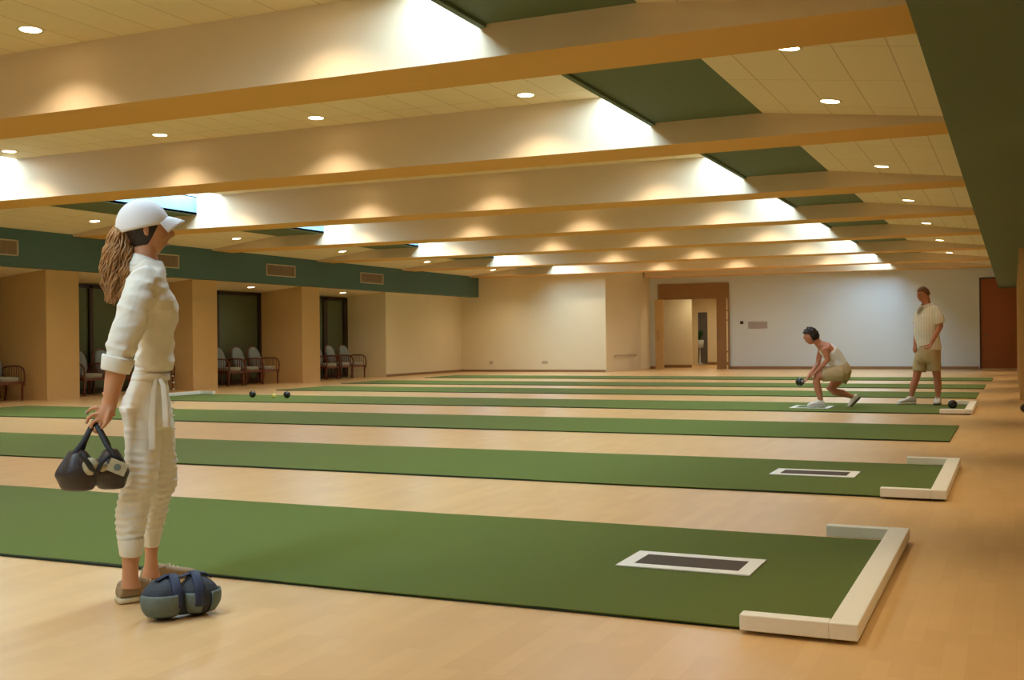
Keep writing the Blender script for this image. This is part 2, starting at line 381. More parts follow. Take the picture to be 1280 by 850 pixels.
for i, y in enumerate(BY):
    for k, x in enumerate(XSC):
        downlight(x, y-.47, ZC, 'round recessed downlight in the flat centre ceiling, %s row, %s from the right' % (ordn[i], ordn[k]), 'centre ceiling downlights', energy=EN)
    t = -.115
    downlight(-1.52, y-.68, slope_z(-1.52), 'round downlight in the right tiled slope close before the %s beam' % ordn[i], 'right slope downlights', atan2(.205, 1.75), energy=EN*.8, spread=96)
    if i: downlight(-1.52, BY[i-1]+1.3, slope_z(-1.52), 'round downlight in the right tiled slope just behind the %s beam' % ordn[i-1], 'right slope downlights', atan2(.205, 1.75), energy=EN*.5, spread=96)
    if i < 8: downlight(-14.93, y-.6, slope_z(-14.93), 'round downlight in the left tiled slope before the %s beam' % ordn[i], 'left slope downlights', -atan2(.205, 1.75), energy=EN)
for y in (34.6,):
    for x in (-4.67, -7.31, -9.62): downlight(x, y, ZC, '', '', vis=False, energy=EN*.5)
for i, (a, b_) in enumerate(al):
    y = (a+b_)/2 if a < 16 else a+2.0
    z = 2.355+(.16/1.63)*( -17.3-XL)
    downlight(-17.3, y, z, 'small downlight in the %s alcove ceiling from the near end' % ordn[i], 'alcove downlights', -atan2(.16, 1.63), energy=EN*.22)
for y in [BY[k]+1.1 for k in range(8)]:
    l = bpy.data.lights.new('aisle_downlight_beam', 'SPOT'); l.energy = 75; l.color = (1, .78, .46); l.spot_size = radians(84); l.spot_blend = .7; l.shadow_soft_size = .04
    lo = bpy.data.objects.new('aisle_downlight_beam', l); C.objects.link(lo); lo.location = (.16, y, 2.43)

# ------------------------------------------------------------------ mats, fenders, delivery mats
MATS = [(4.06, 6.02, -.52, -16.0), (7.70, 9.66, -.42, -15.9), (11.87, 13.93, -.59, -15.5), (15.98, 18.05, -.53, -15.2), (19.95, 21.9, -.575, -14.7), (23.45, 25.35, -.535, -15.3), (27.4, 29.3, -.455, -15.1)]
MT = .014
mnames = ['nearest long green bowling mat with white fender and delivery mat', 'second long green bowling mat with a white fender, behind the nearest one',
 'long green bowling mat with bare ends and nothing on it, third from the front', 'long green bowling mat on which the two distant players are', 'long thin green mat just behind the distant players',
 'second green mat beyond the distant players', 'farthest long green mat, closest to the far wall']
for i, (a, b_, x1, x0) in enumerate(MATS):
    t = thing('bowling_mat', mnames[i], 'mat', ((x0+x1)/2, (a+b_)/2, 0), 0, 'long green bowling mats')
    n_ = 60
    MB().box(x0, x1, a, b_, .002, MT-.002).build('mat_backing', 'turf_edge', t)
    top = MB()
    def e(x): return .012*sin(x*1.1+i)+.008*sin(x*2.9)
    nx = 80
    vs = []; fs = []
    for k in range(nx+1):
        x = x0+(x1-x0)*k/nx
        for y, z in ((a+.004+e(x), MT-.004), (a+.004+e(x), MT), (b_-.004+e(x+3), MT), (b_-.004+e(x+3), MT-.004)): vs.append((x, y, z))
    for k in range(nx):
        for q in range(3): fs.append((k*4+q, k*4+4+q, k*4+5+q, k*4+1+q))
    fs += [(0, 1, 2, 3), (nx*4+3, nx*4+2, nx*4+1, nx*4)]
    top.add(vs, fs); top.build('turf_surface', 'turf', t)
def fender(y0, y1, xo, L, sgn, label, wy=.075, wx=.10, h=.074, z0=.0145):
    t = thing('bowling_fender', label, 'fender', (xo, (y0+y1)/2, 0), 0, 'white fenders at the mat ends')
    xi = xo-sgn*wx; xs = xo-sgn*L
    f = lambda p, q: (min(p, q), max(p, q))
    a, b_ = f(xi, xo)
    MB().box(a, b_, y0, y1, z0, h).build('end_bar', 'white_paint', t, bevel=.005)
    a, b_ = f(xs, xi)
    MB().box(a, b_, y0, y0+wy, z0, h-.0005).build('side_bar', 'white_paint', t, bevel=.005)
    MB().box(a, b_, y1-wy, y1, z0, h-.0005).build('side_bar', 'white_paint', t, bevel=.005)
# mats are let into the fender: bars stand on the floor just around the mat
fender(3.995, 6.10, -.50, .415, 1, 'large white three-sided fender at the end of the nearest mat', wy=.065)
fender(7.64, 9.70, -.40, .41, 1, 'white three-sided fender at the end of the second mat', wy=.07)
fender(15.95, 18.10, -.505, .41, 1, 'small white fender beside the standing person\'s feet and a black bowl', wy=.08)
fender(15.95, 18.10, -15.25, .41, -1, 'distant white fender at the left end, beyond the capped person\'s waist', wy=.08)
def delivery(x0, x1, y0, y1, label, sh=0, rub='rubber'):
    t = thing('delivery_mat', label, 'mat', ((x0+x1)/2, (y0+y1)/2, MT), 0, 'small delivery mats')
    z = MT+.002; b_ = .055
    MB().box(x0, x1, y0, y0+.07, z, z+.005).box(x0, x1, y1-.07, y1, z, z+.005).box(x0, x0+b_*1.2, y0+.07, y1-.07, z, z+.005).box(x1-b_*1.2, x1, y0+.07, y1-.07, z, z+.005).build('white_border', 'white_paint', t)
    MB().box(x0+b_*1.2, x1-b_*1.2, y0+.07, y1-.07, z, z+.004).build('rubber_centre', rub, t)
delivery(-1.70, -1.075, 4.905, 5.275, 'white-bordered dark delivery mat on the nearest green mat')
delivery(-1.72, -1.09, 8.57, 8.96, 'white-bordered dark delivery mat on the second green mat')
delivery(-3.02, -2.46, 16.56, 17.15, 'white-bordered delivery mat under the crouching player\'s front foot', rub='turf')

# ------------------------------------------------------------------ bowls
def bowl(x, y, r_, label, m_='black', z=MT, cat='bowl', grp='black bowls'):
    t = thing('lawn_bowl' if cat == 'bowl' else 'jack_ball', label, cat, (x, y, z), 0, grp)
    MB().ell((x, y, z+r_*.97), r_, r_*.93, r_*.97, n=32, k=20).build('ball', m_, t, smooth=True)
    if cat == 'bowl':
        MB().lathe((x, y-r_*.90, z+r_*.97), [(.001, 0), (r_*.42, -.001), (r_*.45, -.003), (.001, -.004)], 24, ax=V((1, 0, 0)), ay=V((0, 0, 1)), az=V((0, -1, 0))*-1).build('disc', 'bag_black', t)
    return t
bowl(-.80, 17.0, .064, 'black bowl inside the white fender, right of the standing person')
p = at(1279, 511, 1, 16.7); bowl(p.x+.02, 16.7, .06, 'black bowl on the wooden floor at the right edge', z=0)
for px, lab in ((315.6, 'left one of two black bowls at the far left on the fourth mat'), (358.7, 'right one of two black bowls at the far left on the fourth mat')):
    d_ = ray(px, 494); t_ = 17.1/d_.y; bowl(d_.x*t_, 17.1, .066, lab)
d_ = ray(342, 495); t_ = 17.15/d_.y; bowl(d_.x*t_, 17.15, .036, 'small yellow jack between two black bowls', 'jack', cat='ball', grp=None) if False else None
jk = thing('jack_ball', 'small yellow jack between two distant black bowls', 'ball', (d_.x*t_, 17.15, MT))
MB().ell((d_.x*t_, 17.15, MT+.042), 0.042, .042, .042, n=24, k=14).build('ball', 'jack', jk, smooth=True)

# ------------------------------------------------------------------ chairs (front = +x)
def make_chair():
    t = thing('armchair', 'bentwood armchair', 'chair', (0, 0, 0))
    def sq(px, py, z, rx, ry, k=.25, n=20):
        out = []
        for q in range(n):
            a = 2*pi*q/n; c_, s_ = cos(a), sin(a)
            out.append(V((px+rx*abs(c_)**.6*(1 if c_ > 0 else -1), py+ry*abs(s_)**.6*(1 if s_ > 0 else -1), z)))
        return out
    MB().rings([sq(.02, 0, .36, .23, .225), sq(.02, 0, .375, .25, .245), sq(.02, 0, .425, .255, .25), sq(.02, 0, .45, .235, .23), sq(.02, 0, .456, .15, .15)]).build('seat_cushion', 'chair_seat', t, smooth=True)
    # rounded back cushion, leaning back
    rs = []
    for dx, s_ in ((-.035, .8), (-.028, .97), (0, 1), (.02, .97), (.032, .75)):
        ring = []
        for q in range(28):
            a = 2*pi*q/28; yy = .205*s_*abs(cos(a))**.75*(1 if cos(a) > 0 else -1)
            zz = sin(a); hh = (.29 if zz > 0 else .22)*s_; z_ = .62+.02+hh*(abs(zz)**(1.0 if zz > 0 else .7))*(1 if zz > 0 else -1)
            ring.append(V((-.235-(z_-.45)*.22+dx, yy, z_)))
        rs.append(ring)
    MB().rings(rs).build('back_cushion', 'chair_cloth', t, smooth=True)
    # back hoop
    pts = []
    for q in range(15):
        a = pi*q/14; z_ = .62+.02+.31*sin(a)**.9 if 0 < q < 14 else .42
        pts.append(V((-.262-(z_-.45)*.22, .225*cos(a), z_)))
    MB().tube(pts, .014, 8).build('back_frame', 'chair_wood', t, smooth=True)
    fr = MB().box(-.21, .25, -.255, -.225, .315, .365).box(-.21, .25, .225, .255, .315, .365).box(.235, .265, -.255, .255, .315, .365).box(-.225, -.195, -.255, .255, .315, .365)
    fr.build('seat_frame', 'chair_wood', t, bevel=.004)
    for sx, sy in ((1, 1), (1, -1), (-1, 1), (-1, -1)):
        x = .245 if sx > 0 else -.225
        MB().tube([(x+(0 if sx > 0 else -.05), sy*.262, .0), (x, sy*.262, .2), (x, sy*.262, .36)], [.017, .021, .022], 4, round_ends=False).build('leg', 'chair_wood', t)
    for sy in (1, -1):
        y = sy*.285
        pts = [(.27, y, .30), (.285, y, .45), (.27, y, .56), (.215, y, .625), (.12, y, .65), (-.05, y, .655), (-.2, y, .645), (-.33, sy*.26, .60), (-.40, sy*.25, .45), (-.43, sy*.25, .25), (-.40, sy*.25, .05)]
        sm_ = []
        for i in range(len(pts)-1):
            for k in range(4):
                u_ = k/4; p0 = V(pts[max(i-1, 0)]); p1 = V(pts[i]); p2 = V(pts[i+1]); p3 = V(pts[min(i+2, len(pts)-1)])
                sm_.append(.5*((2*p1)+(-p0+p2)*u_+(2*p0-5*p1+4*p2-p3)*u_**2+(-p0+3*p1-3*p2+p3)*u_**3))
        sm_.append(V(pts[-1]))
        ar = MB().tube(sm_, .017, 8).build('armrest', 'chair_wood', t, smooth=True)
        sp = MB()
        for k in range(6): sp.tube([(-.16+k*.07, y, .35), (-.16+k*.07, y, .65)], .0065, 6)
        sp.box(-.2, .24, y-.009, y+.009, .345, .365)
        sp.build('spindles', 'chair_wood', ar)
    return t
ch0 = make_chair()
first = True
CH = [(12.6, 'armchair')]
chairs = [(14.40, 'grey cushioned bentwood armchair mostly outside the left edge'), (15.07, 'grey cushioned bentwood armchair at the far left, beside the first pillar'),
 (17.19, 'grey armchair just right of the first pillar'), (17.86, 'grey armchair partly hidden behind the capped person\'s elbow'),
 (19.19, 'armchair whose curved arm shows right of the capped person\'s waist'),
 (21.68, 'half-hidden grey armchair at the second pillar\'s edge in the middle alcove'), (22.38, 'grey armchair in the middle of the three in the middle alcove'), (23.06, 'rightmost grey armchair in the middle alcove, against the third pillar'),
 (25.86, 'mostly hidden armchair at the third pillar\'s edge in the last alcove'), (26.54, 'middle grey armchair in the last alcove'), (27.22, 'rightmost grey armchair of the last alcove, against the cream wall')]
for y, lab in chairs:
    rz = random.uniform(-.06, .06)-.08
    loc = (-17.38, y, 0)
    if first:
        ch0.location = loc; ch0.rotation_euler = (0, 0, rz); ch0['label'] = lab; ch0['group'] = 'armchairs in the alcoves'; first = False
    else: dup(ch0, loc, rz, lab, 'armchairs in the alcoves')

# ------------------------------------------------------------------ small things on the far walls
def plate(x, z, w, h, y, m_, name, label, cat):
    t = MB().box(x-w/2, x+w/2, y-.015, y, z-h/2, z+h/2).build(name, m_, bevel=.003); tag(t, label, cat); return t
plate(-15.64, .31, .12, .09, 32.9, 'vent_frame', 'wall_socket', 'left white socket low on the cream end wall', 'socket')
plate(-13.73, .31, .2, .09, 32.9, 'vent_frame', 'wall_socket', 'wider socket low on the cream end wall, left of its corner', 'socket')
plate(-8.15, 1.53, .11, .10, Y1, 'frame_dark', 'thermostat', 'small dark thermostat on the pale far wall right of the doorway', 'thermostat')
plate(-7.62, 1.44, .62, .22, Y1, 'grey_paper', 'notice_board', 'faint grey notice panel on the pale wall beside the thermostat', 'notice')
hr = tag(MB().tube([(-11.60, 33.5, .46), (-11.52, 33.5, .5), (-11.40, 35.2, .5), (-11.47, 35.2, .46)], .022).build('wall_rail', 'vent_frame', smooth=True), 'low pale rail on the return wall left of the doorway', 'rail')

# ------------------------------------------------------------------ people helpers
def head(mb, c, f, up, s=1.0, fem=False):
    f = f.normalized(); l = up.cross(f).normalized(); up = f.cross(l).normalized()
    def fn(d):
        x, y, z = d
        t = max(0, -z/.115)
        y *= 1-.38*t**1.6; 
        if x < 0: x *= 1-.42*t**1.3
        else: x *= 1-.10*t
        g = lambda a, w: exp(-(a/w)**2)
        if x > .02:
            x += .026*g(y, .013)*(g(z+.018, .016)+.55*g(z-.004, .018)) - .010*g(abs(y)-.032, .015)*g(z-.012, .012)
            x += .005*g(z-.034, .012)*g(y, .05)+.008*g(y, .024)*(g(z+.052, .007)+g(z+.068, .008))+.010*g(y, .02)*g(z+.098, .016)
            x += .004*g(abs(y)-.042, .02)*g(z+.02, .02)
        return (x, y, z)
    mb.ell(c, .098*s, .076*s, .118*s, f, l, up, 48, 36, lambda d: tuple(q*s for q in fn([a/s for a in d])))
    for sg in (-1, 1):
        e_ = c+l*(sg*.074*s)-f*(.008*s)-up*(.005*s)
        mb.ell(e_, .017*s, .008*s, .031*s, (f-l*sg*.4).normalized(), (l*sg+f*.4).normalized(), up, 14, 10)
    return f, l, up
def face_bits(parent, c, f, l, up, s=1.0, brow='hair_dark'):
    for sg in (-1, 1):
        e_ = c+f*(.0815*s)+l*(sg*.031*s)+up*(.010*s)
        eo = MB().ell(e_, .011*s, .012*s, .009*s, f, l, up, 14, 10).build('eye', 'eye', parent, smooth=True)
        MB().ell(e_+f*(.0085*s), .004*s, .006*s, .006*s, f, l, up, 12, 8).build('iris', 'iris', eo, smooth=True)
        MB().tube([c+f*(.092*s)+l*(sg*.014*s)+up*(.033*s), c+f*(.091*s)+l*(sg*.032*s)+up*(.038*s), c+f*(.078*s)+l*(sg*.05*s)+up*(.032*s)], [.003*s, .004*s, .002*s], 6).build('eyebrow', brow, parent, smooth=True)
    MB().tube([c+f*(.088*s)+l*(.022*s)-up*(.060*s), c+f*(.0945*s)-up*(.060*s), c+f*(.088*s)-l*(.022*s)-up*(.060*s)], [.003*s, .0055*s, .003*s], 8, 1).build('lips', 'lip', parent, smooth=True)
def hair_cap(parent, c, f, l, up, s, m_, name='hair', low=-.06, front=.045, thick=.014, rough=.006):
    mb = MB(); rs = []
    nr, nq = 20, 44
    for a in range(nr):
        ring = []
        for q in range(nq):
            ph = 2*pi*q/nq
            fr = max(0, cos(ph))
            lo = low*(1-fr)+front*fr if cos(ph) > -.2 else low
            lo = low+(front-low)*(1/(1+exp(-8*(cos(ph)-.25))))
            zmin = lo/.118
            th0 = math.acos(max(-1, min(1, zmin))); th = th0*(1-a/nr)+.001
            d = V((sin(th)*cos(ph), sin(th)*sin(ph), cos(th)))
            k = thick*(1 if a else .4)+rough*noise.noise(d*9+V((a*.1, 0, 0)))
            x, y, z = d.x*(.098+k), d.y*(.076+k), d.z*(.118+k)
            t = max(0, -z/.115)
            y *= 1-.38*t**1.6
            if x < 0: x *= 1-.42*t**1.3
            ring.append(c+(f*x+l*y+up*z)*s)
        rs.append(ring)
    inner = [[c+(p-c)*.9 for p in rs[0]]]
    mb.rings(inner+rs).build(name, m_, parent, smooth=True)
def shoe(parent, heel, d, L, m_, ms, up=V((0, 0, 1)), w=.045, h=.07, top=.10):
    d = d.normalized(); l = up.cross(d).normalized(); sh = 'shoe'
    def ring(x, wy, z0, z1, n=16):
        out = []
        for q in range(n):
            a = 2*pi*q/n; c_, s_ = cos(a), sin(a)
            out.append(heel+d*x+l*(wy*(abs(c_)**.7)*(1 if c_ > 0 else -1))+up*((z0+z1)/2+(z1-z0)/2*(abs(s_)**.7)*(1 if s_ > 0 else -1)))
        return out
    prof = [(0, .7, .6), (.04, .85, 1.0), (.12, .92, 1.15), (.25, .95, 1.2), (.38, .9, 1.1), (.55, .95, .85), (.72, 1.05, .68), (.87, .95, .55), (.96, .7, .42), (1.0, .4, .3)]
    so = MB().rings([ring(x*L, w*a*1.04, .0, .026) for x, a, b_ in prof])
    u = MB().rings([ring(x*L*.985+.002, w*a*.96, .022, .022+h*b_) for x, a, b_ in prof])
    o = u.build('shoe', m_, parent, smooth=True, remesh=.004, sm=5)
    so.build('sole', ms, o, smooth=True)
    MB().tube([heel+d*(L*.10)+up*(h*1.15)+l*w*.8, heel+d*(L*.04)+up*(h*1.2), heel+d*(L*.10)+up*(h*1.15)-l*w*.8, heel+d*(L*.36)+up*(h*1.3)-l*w*.6, heel+d*(L*.44)+up*(h*1.15), heel+d*(L*.36)+up*(h*1.3)+l*w*.6], .008, 8, close=True).build('shoe_collar', m_, o, smooth=True)
    lc = MB()
    for k in range(4):
        x = L*(.46+.07*k); z = h*(1.22-.13*k)+.004
        lc.tube([heel+d*x+l*w*.45+up*z, heel+d*(x+.01)+up*(z+.006), heel+d*x-l*w*.45+up*z], .003, 6)
    lc.build('laces', 'sole', o, smooth=True)
    return o
def hand(mb, wrist, dr, nrm, s=1.0, curl=.6, thumb=1, spread=.02):
    dr = dr.normalized(); nrm = (nrm-dr*nrm.dot(dr)).normalized(); sd = dr.cross(nrm)
    mb.tube([wrist-dr*.01, wrist+dr*.03*s, wrist+dr*.065*s, wrist+dr*.085*s], [(.024*s, .018*s), (.035*s, .017*s), (.040*s, .016*s), (.038*s, .013*s)], 14, side=sd)
    for k, Lf in enumerate((.070, .080, .074, .058)):
        o_ = (k-1.5)*.020*s; b0 = wrist+dr*.075*s+sd*(o_*thumb*-1); p_ = [b0]; a = .15
        for sg in (.45, .32, .25):
            a += curl*.75; p_.append(p_[-1]+(dr*cos(a)+nrm*sin(a)+sd*(-thumb*o_*.4/s))*(Lf*s*sg))
        mb.tube(p_, [.0095*s, .009*s, .0085*s, .007*s], 9)
    b0 = wrist+dr*.025*s+sd*(thumb*.030*s)
    mb.tube([b0, b0+(dr*.6+sd*thumb*.7+nrm*.3)*.032*s, b0+(dr*.95+sd*thumb*.75+nrm*.8)*.050*s, b0+(dr*1.3+sd*thumb*.6+nrm*1.3)*.062*s], [.013*s, .0115*s, .010*s, .008*s], 9)
class Fig:
    def __init__(s, D, ang, flip=1):          # ang: turn away from the picture plane, flip=-1 faces left
        s.D = D; s.k = F/D; s.f = (RH*flip*cos(ang)+VH*sin(ang)); s.l = V((0, 0, 1)).cross(s.f); s.ca = abs(cos(ang)); s.sa = abs(sin(ang)); s.flip = flip
    def p(s, px, py, dv=0): return wp(px, py, s.D+dv)
    def ring(s, py, x0, x1, w, dv=0, n=28, tilt=0):
        k = F/(s.D+dv); hw = (x1-x0)/2/k; q = hw*hw-(w*s.sa)**2
        d = sqrt(max(q, (hw*.45)**2))/s.ca if q > 0 else hw*.6
        c = s.p((x0+x1)/2, py, dv)
        return [c+s.f*(d*cos(2*pi*i/n))+s.l*(w*sin(2*pi*i/n))+V((0, 0, 1))*(tilt*cos(2*pi*i/n)) for i in range(n)]
    def rings(s, rows, dv=0): return [s.ring(*r_, dv=dv) if len(r_) == 4 else s.ring(*r_[:4], dv=r_[4]) for r_ in rows]
def interp(rows, k=3):
    out = []
    for i in range(len(rows)-1):
        for j in range(k):
            u_ = j/k; p0 = rows[max(i-1, 0)]; p1 = rows[i]; p2 = rows[i+1]; p3 = rows[min(i+2, len(rows)-1)]
            out.append(tuple(.5*((2*b)+(-a+c)*u_+(2*a-5*b+4*c-d)*u_**2+(-a+3*b-3*c+d)*u_**3) for a, b, c, d in zip(p0, p1, p2, p3)))
    out.append(rows[-1]); return out
def folds(seed, amp, sc=(9, 9, 16)):
    o_ = V((seed*3.1, seed*1.7, seed))
    def g(p):
        q = V((p.x*sc[0], p.y*sc[1], p.z*sc[2])); n1 = noise.noise(q+o_); n2 = noise.noise(q*2.3+o_)
        return amp*((1-abs(n1)*2)*.7+n2*.4)
    return g

# ------------------------------------------------------------------ the woman in white, left foreground
W_ = Fig(4.74, radians(27))
base = V((-3.40, 3.70, 0))
wo = thing('person', 'person in white cap, ivory shirt and cropped white trousers, holding a black bowls bag', 'person', base)
hf = (RH*cos(radians(24))+VH*sin(radians(24))).normalized(); HC = W_.p(184, 287, 0)
body = MB()
hf, hl, hu = head(body, HC, (hf-V((0, 0, .06))), V((0, 0, 1)), .95)
body.rings(W_.rings(interp([(300, 169, 197, .05), (312, 168, 196, .052), (322, 167, 197, .056), (334, 165, 200, .065), (346, 162, 205, .12), (358, 160, 210, .145)]), 0))
body.rings(W_.rings(interp([(350, 162, 208, .14), (375, 160, 214, .15), (400, 164, 212, .14), (430, 168, 210, .12), (455, 167, 209, .12), (480, 163, 209, .14), (515, 154, 212, .155), (530, 160, 212, .15)]), 0))
NL = [(512, 156, 204, .085, -.06), (545, 160, 200, .08, -.07), (590, 161, 196, .066, -.09), (615, 156, 190, .056, -.11), (642, 151, 182, .056, -.13), (668, 150, 179, .05, -.14), (690, 152, 176, .04, -.15), (706, 153, 173, .034, -.15), (722, 153, 173, .032, -.15), (735, 152, 176, .036, -.15)]
FL = [(512, 172, 212, .085, .08), (545, 176, 215, .08, .08), (590, 183, 217, .066, .09), (615, 182, 214, .056, .09), (642, 180, 206, .054, .09), (660, 178, 202, .05, .09), (680, 180, 199, .040, .09), (696, 181, 197, .034, .09), (710, 180, 198, .032, .09), (722, 178, 200, .036, .09)]
body.rings([W_.ring(*r_[:4], dv=r_[4], n=22) for r_ in interp(NL)]); body.rings([W_.ring(*r_[:4], dv=r_[4], n=22) for r_ in interp(FL)])
# feet inside the shoes
fd = (RH*cos(radians(40))+VH*sin(radians(40)))
# arms
def arm(mb, fig, pts, rad): mb.tube([fig.p(*q) for q in pts], rad, 16)
nearA = [(181, 352, -.14), (172, 380, -.19), (160, 415, -.22), (149, 445, -.24), (144, 470, -.245), (140, 490, -.25), (138, 504, -.25)]
arm(body, W_, nearA, [.055, .047, .043, .040, .040, .033, (.027, .020)])
farA = [(174, 354, .14), (168, 385, .18), (160, 420, .17), (151, 448, .13), (144, 470, .06), (138, 492, -.02)]
arm(body, W_, farA, [.04, .038, .036, .036, .034, .026])
WPp = W_.p
def fing(mb, pts, r_=.0085): mb.tube([WPp(*q) for q in pts], [r_*1.1, r_*1.05, r_, r_*.8][:len(pts)] if len(pts) == 4 else [r_*1.1, r_, r_*.8], 9)
body.tube([WPp(139, 502, -.25), WPp(135, 511, -.255), WPp(130, 519, -.26), WPp(126, 525, -.26)], [(.026, .018), (.033, .018), (.037, .017), (.034, .014)], 14, side=(WPp(140, 520, -.25)-WPp(130, 510, -.25)))
fing(body, [(128, 513, -.26), (121, 509, -.265), (114, 511, -.265), (108, 516, -.265)])
fing(body, [(124, 518, -.265), (116, 518, -.275), (110, 523, -.28), (108, 529, -.275)])
fing(body, [(123, 524, -.265), (116, 528, -.28), (113, 534, -.28), (117, 538, -.27)], .008)
fing(body, [(127, 528, -.26), (122, 535, -.27), (119, 540, -.27), (124, 541, -.26)], .0075)
fing(body, [(137, 512, -.265), (134, 523, -.275), (131, 531, -.28), (127, 535, -.28)], .0095)
# far hand, mostly hidden behind the near one
hand(body, W_.p(138, 492, -.02), (W_.p(131, 512, -.08)-W_.p(138, 492, -.02)), -VH*.3+RH, .9, .5)
body.build('body', 'skin', wo, smooth=True, remesh=.0042, sm=4)
face_bits(wo, HC, hf, hl, hu, .95)
# nails
for q in ((108, 516.5, -.272), (108, 528, -.283)):
    MB().ell(WPp(*q), .005, .005, .007).build('fingernail', 'eye', wo, smooth=True)
# hair under the cap and ponytail
hair_cap(wo, HC, hf, hl, hu, .95, 'hair_dark', 'hair', low=-.085, front=.05, thick=.004, rough=.002)
pt = MB()
random.seed(11)
for i in range(230):
    a = random.uniform(0, 6.28); rr = sqrt(random.random())
    ox, oz = cos(a)*rr, sin(a)*rr
    L_ = random.uniform(.55, 1.04); ph = random.uniform(0, 6.28); cu = random.uniform(3.0, 6.5); am = random.uniform(1.0, 3.2)
    pts = []; n_ = 22
    for k in range(n_):
        u_ = k/(n_-1)*L_
        # centre line in pixels
        cx = 156-10*min(1, u_*3)+2.5*sin(u_*3)-5*u_*u_*0; cx = 153-6*sin(min(1, u_*1.6)*pi/2)-7*u_*u_
        cy = 281+96*u_-6*sin(min(1, u_*4)*pi)*1
        hw = 5+13.5*sin(min(1, u_*2.2)*pi/2)-8*max(0, u_-.6)/.4
        sx = cx+ox*hw+am*sin(ph+cu*u_*5)*min(1, u_*4); dvv = -.01+oz*hw/300+am*.004*cos(ph+cu*u_*5)*min(1, u_*4)
        pts.append(W_.p(sx, cy+oz*3, dvv))
    pt.tube(pts, [.0042*(1-.75*(k/(n_-1))**3)*random.uniform(.8, 1.2) for k in range(n_)], 5)
pt.build('ponytail', 'hair_light', wo, smooth=True)
# cap
CC = W_.p(179, 283, 0); cp = MB()
cf = (hf*cos(radians(17))+hu*sin(radians(17))); cu_ = hl.cross(cf)*-1
if cu_.z < 0: cu_ = -cu_
rs = []
nq = 48
for a in range(15):
    th = pi/2*(1-a/14.5)+.10*(1-a/14)
    ring = []
    for q in range(nq):
        ph = 2*pi*q/nq
        k = 1+.004*abs(sin(ph*3))
        zc = cos(th)*.116
        if a < 3 and cos(ph) < -.86: zc += .03*(3-a)/3*(-cos(ph)-.86)/.14     # opening at the back
        ring.append(CC+cf*(sin(th)*cos(ph)*.112*k)+hl*(sin(th)*sin(ph)*.093*k)+cu_*zc)
    rs.append(ring)
rs = [[CC+(p-CC)*.94 for p in rs[0]]]+rs
cp.rings(rs)
cp = cp.build('cap', 'cap', wo, smooth=True)
# brim
bv = []; bf = []
nb = 16; mb_ = 6
for a in range(mb_+1):
    for q in range(nb+1):
        ph = (q/nb-.5)*radians(116); u_ = a/mb_
        rx = .102+.072*u_*cos(ph*.85)**.6
        P_ = CC+cf*(rx*cos(ph))+hl*((.088+.0*u_)*sin(ph)*(1+.02*u_))-cu_*(-.020+.034*u_**1.3+(.022+.03*u_)*sin(ph)**2)
        bv.append(P_)
for a in range(mb_):
    for q in range(nb): i = a*(nb+1)+q; bf.append((i, i+1, i+nb+2, i+nb+1))
bo = MB().add(bv, bf).build('brim', 'cap', cp, smooth=True)
sd_ = bo.modifiers.new('solid', 'SOLIDIFY'); sd_.thickness = .006; sd_.offset = 0
MB().ell(CC+cu_*.117, .006, .006, .004).build('cap_button', 'cap', cp, smooth=True)
# shirt
sh = MB()
sh.rings(W_.rings(interp([(327, 165, 203, .065), (335, 161, 207, .10), (343, 158, 211, .155), (355, 157, 215, .18), (370, 156, 221, .178), (384, 157, 226, .172), (396, 159, 225.5, .16), (410, 162, 222, .148), (428, 165, 219, .137), (446, 166, 219, .135), (457, 166, 220, .14), (463, 167, 217, .14)])))
sh.tube([W_.p(*q) for q in [(181, 350, -.12), (173, 372, -.18), (163, 400, -.215), (154, 425, -.235), (150, 442, -.24), (147, 452, -.245)]], [.066, .066, .062, .058, .056, .054], 18)
sh.tube([W_.p(*q) for q in [(174, 352, .13), (168, 382, .17), (161, 412, .16), (153, 440, .12)]], [.056, .054, .05, .046], 16)
def shirt_d(p):
    g = folds(3, .007, (9, 9, 15))(p)+.0035*(1-abs(noise.noise(V((p.x*6+p.z*14, p.y*6, p.z*9)))*4))
    q = noise.noise(V((p.x*4, p.y*4, p.z*22))); return g+.0035*q
sho = sh.build('shirt', 'shirt', wo, smooth=True, remesh=.005, sm=7, disp=shirt_d)
cf2 = MB(); rs = []
A0 = W_.p(148.5, 446, -.243); A1 = W_.p(144, 465, -.247); ad = (A1-A0).normalized(); ax_ = ad.orthogonal().normalized(); ay_ = ad.cross(ax_)
for u_, r_ in ((0, .055), (.0, .064), (.12, .066), (.5, .062), (.9, .058), (1, .056), (1, .046), (.3, .045)):
    rs.append([A0+(A1-A0)*u_+(ax_*cos(2*pi*q/28)+ay_*sin(2*pi*q/28))*(r_+.0025*noise.noise(V((q*.6, u_*2, 0)))) for q in range(28)])
cf2.rings(rs, cap=False).build('rolled_cuff', 'shirt', sho, smooth=True)
# collar
cl = MB(); rows = [(334, 164, 206, .085), (329, 165.5, 201.5, .066), (323, 167.5, 199, .058), (322.5, 166.5, 200, .061), (329, 164, 204, .072), (337, 161, 209, .092)]
rsx = []
for i, r_ in enumerate(rows):
    rg = W_.ring(*r_, n=32, tilt=-.020)
    for q in range(32):                                   # collar dips open at the front
        a = 2*pi*q/32; dip = max(0, cos(a))**3
        if 1 <= i <= 4: rg[q] = rg[q]-V((0, 0, .022*dip))
    rsx.append(rg)
cl.rings(rsx, cap=False).build('collar', 'shirt', sho, smooth=True)
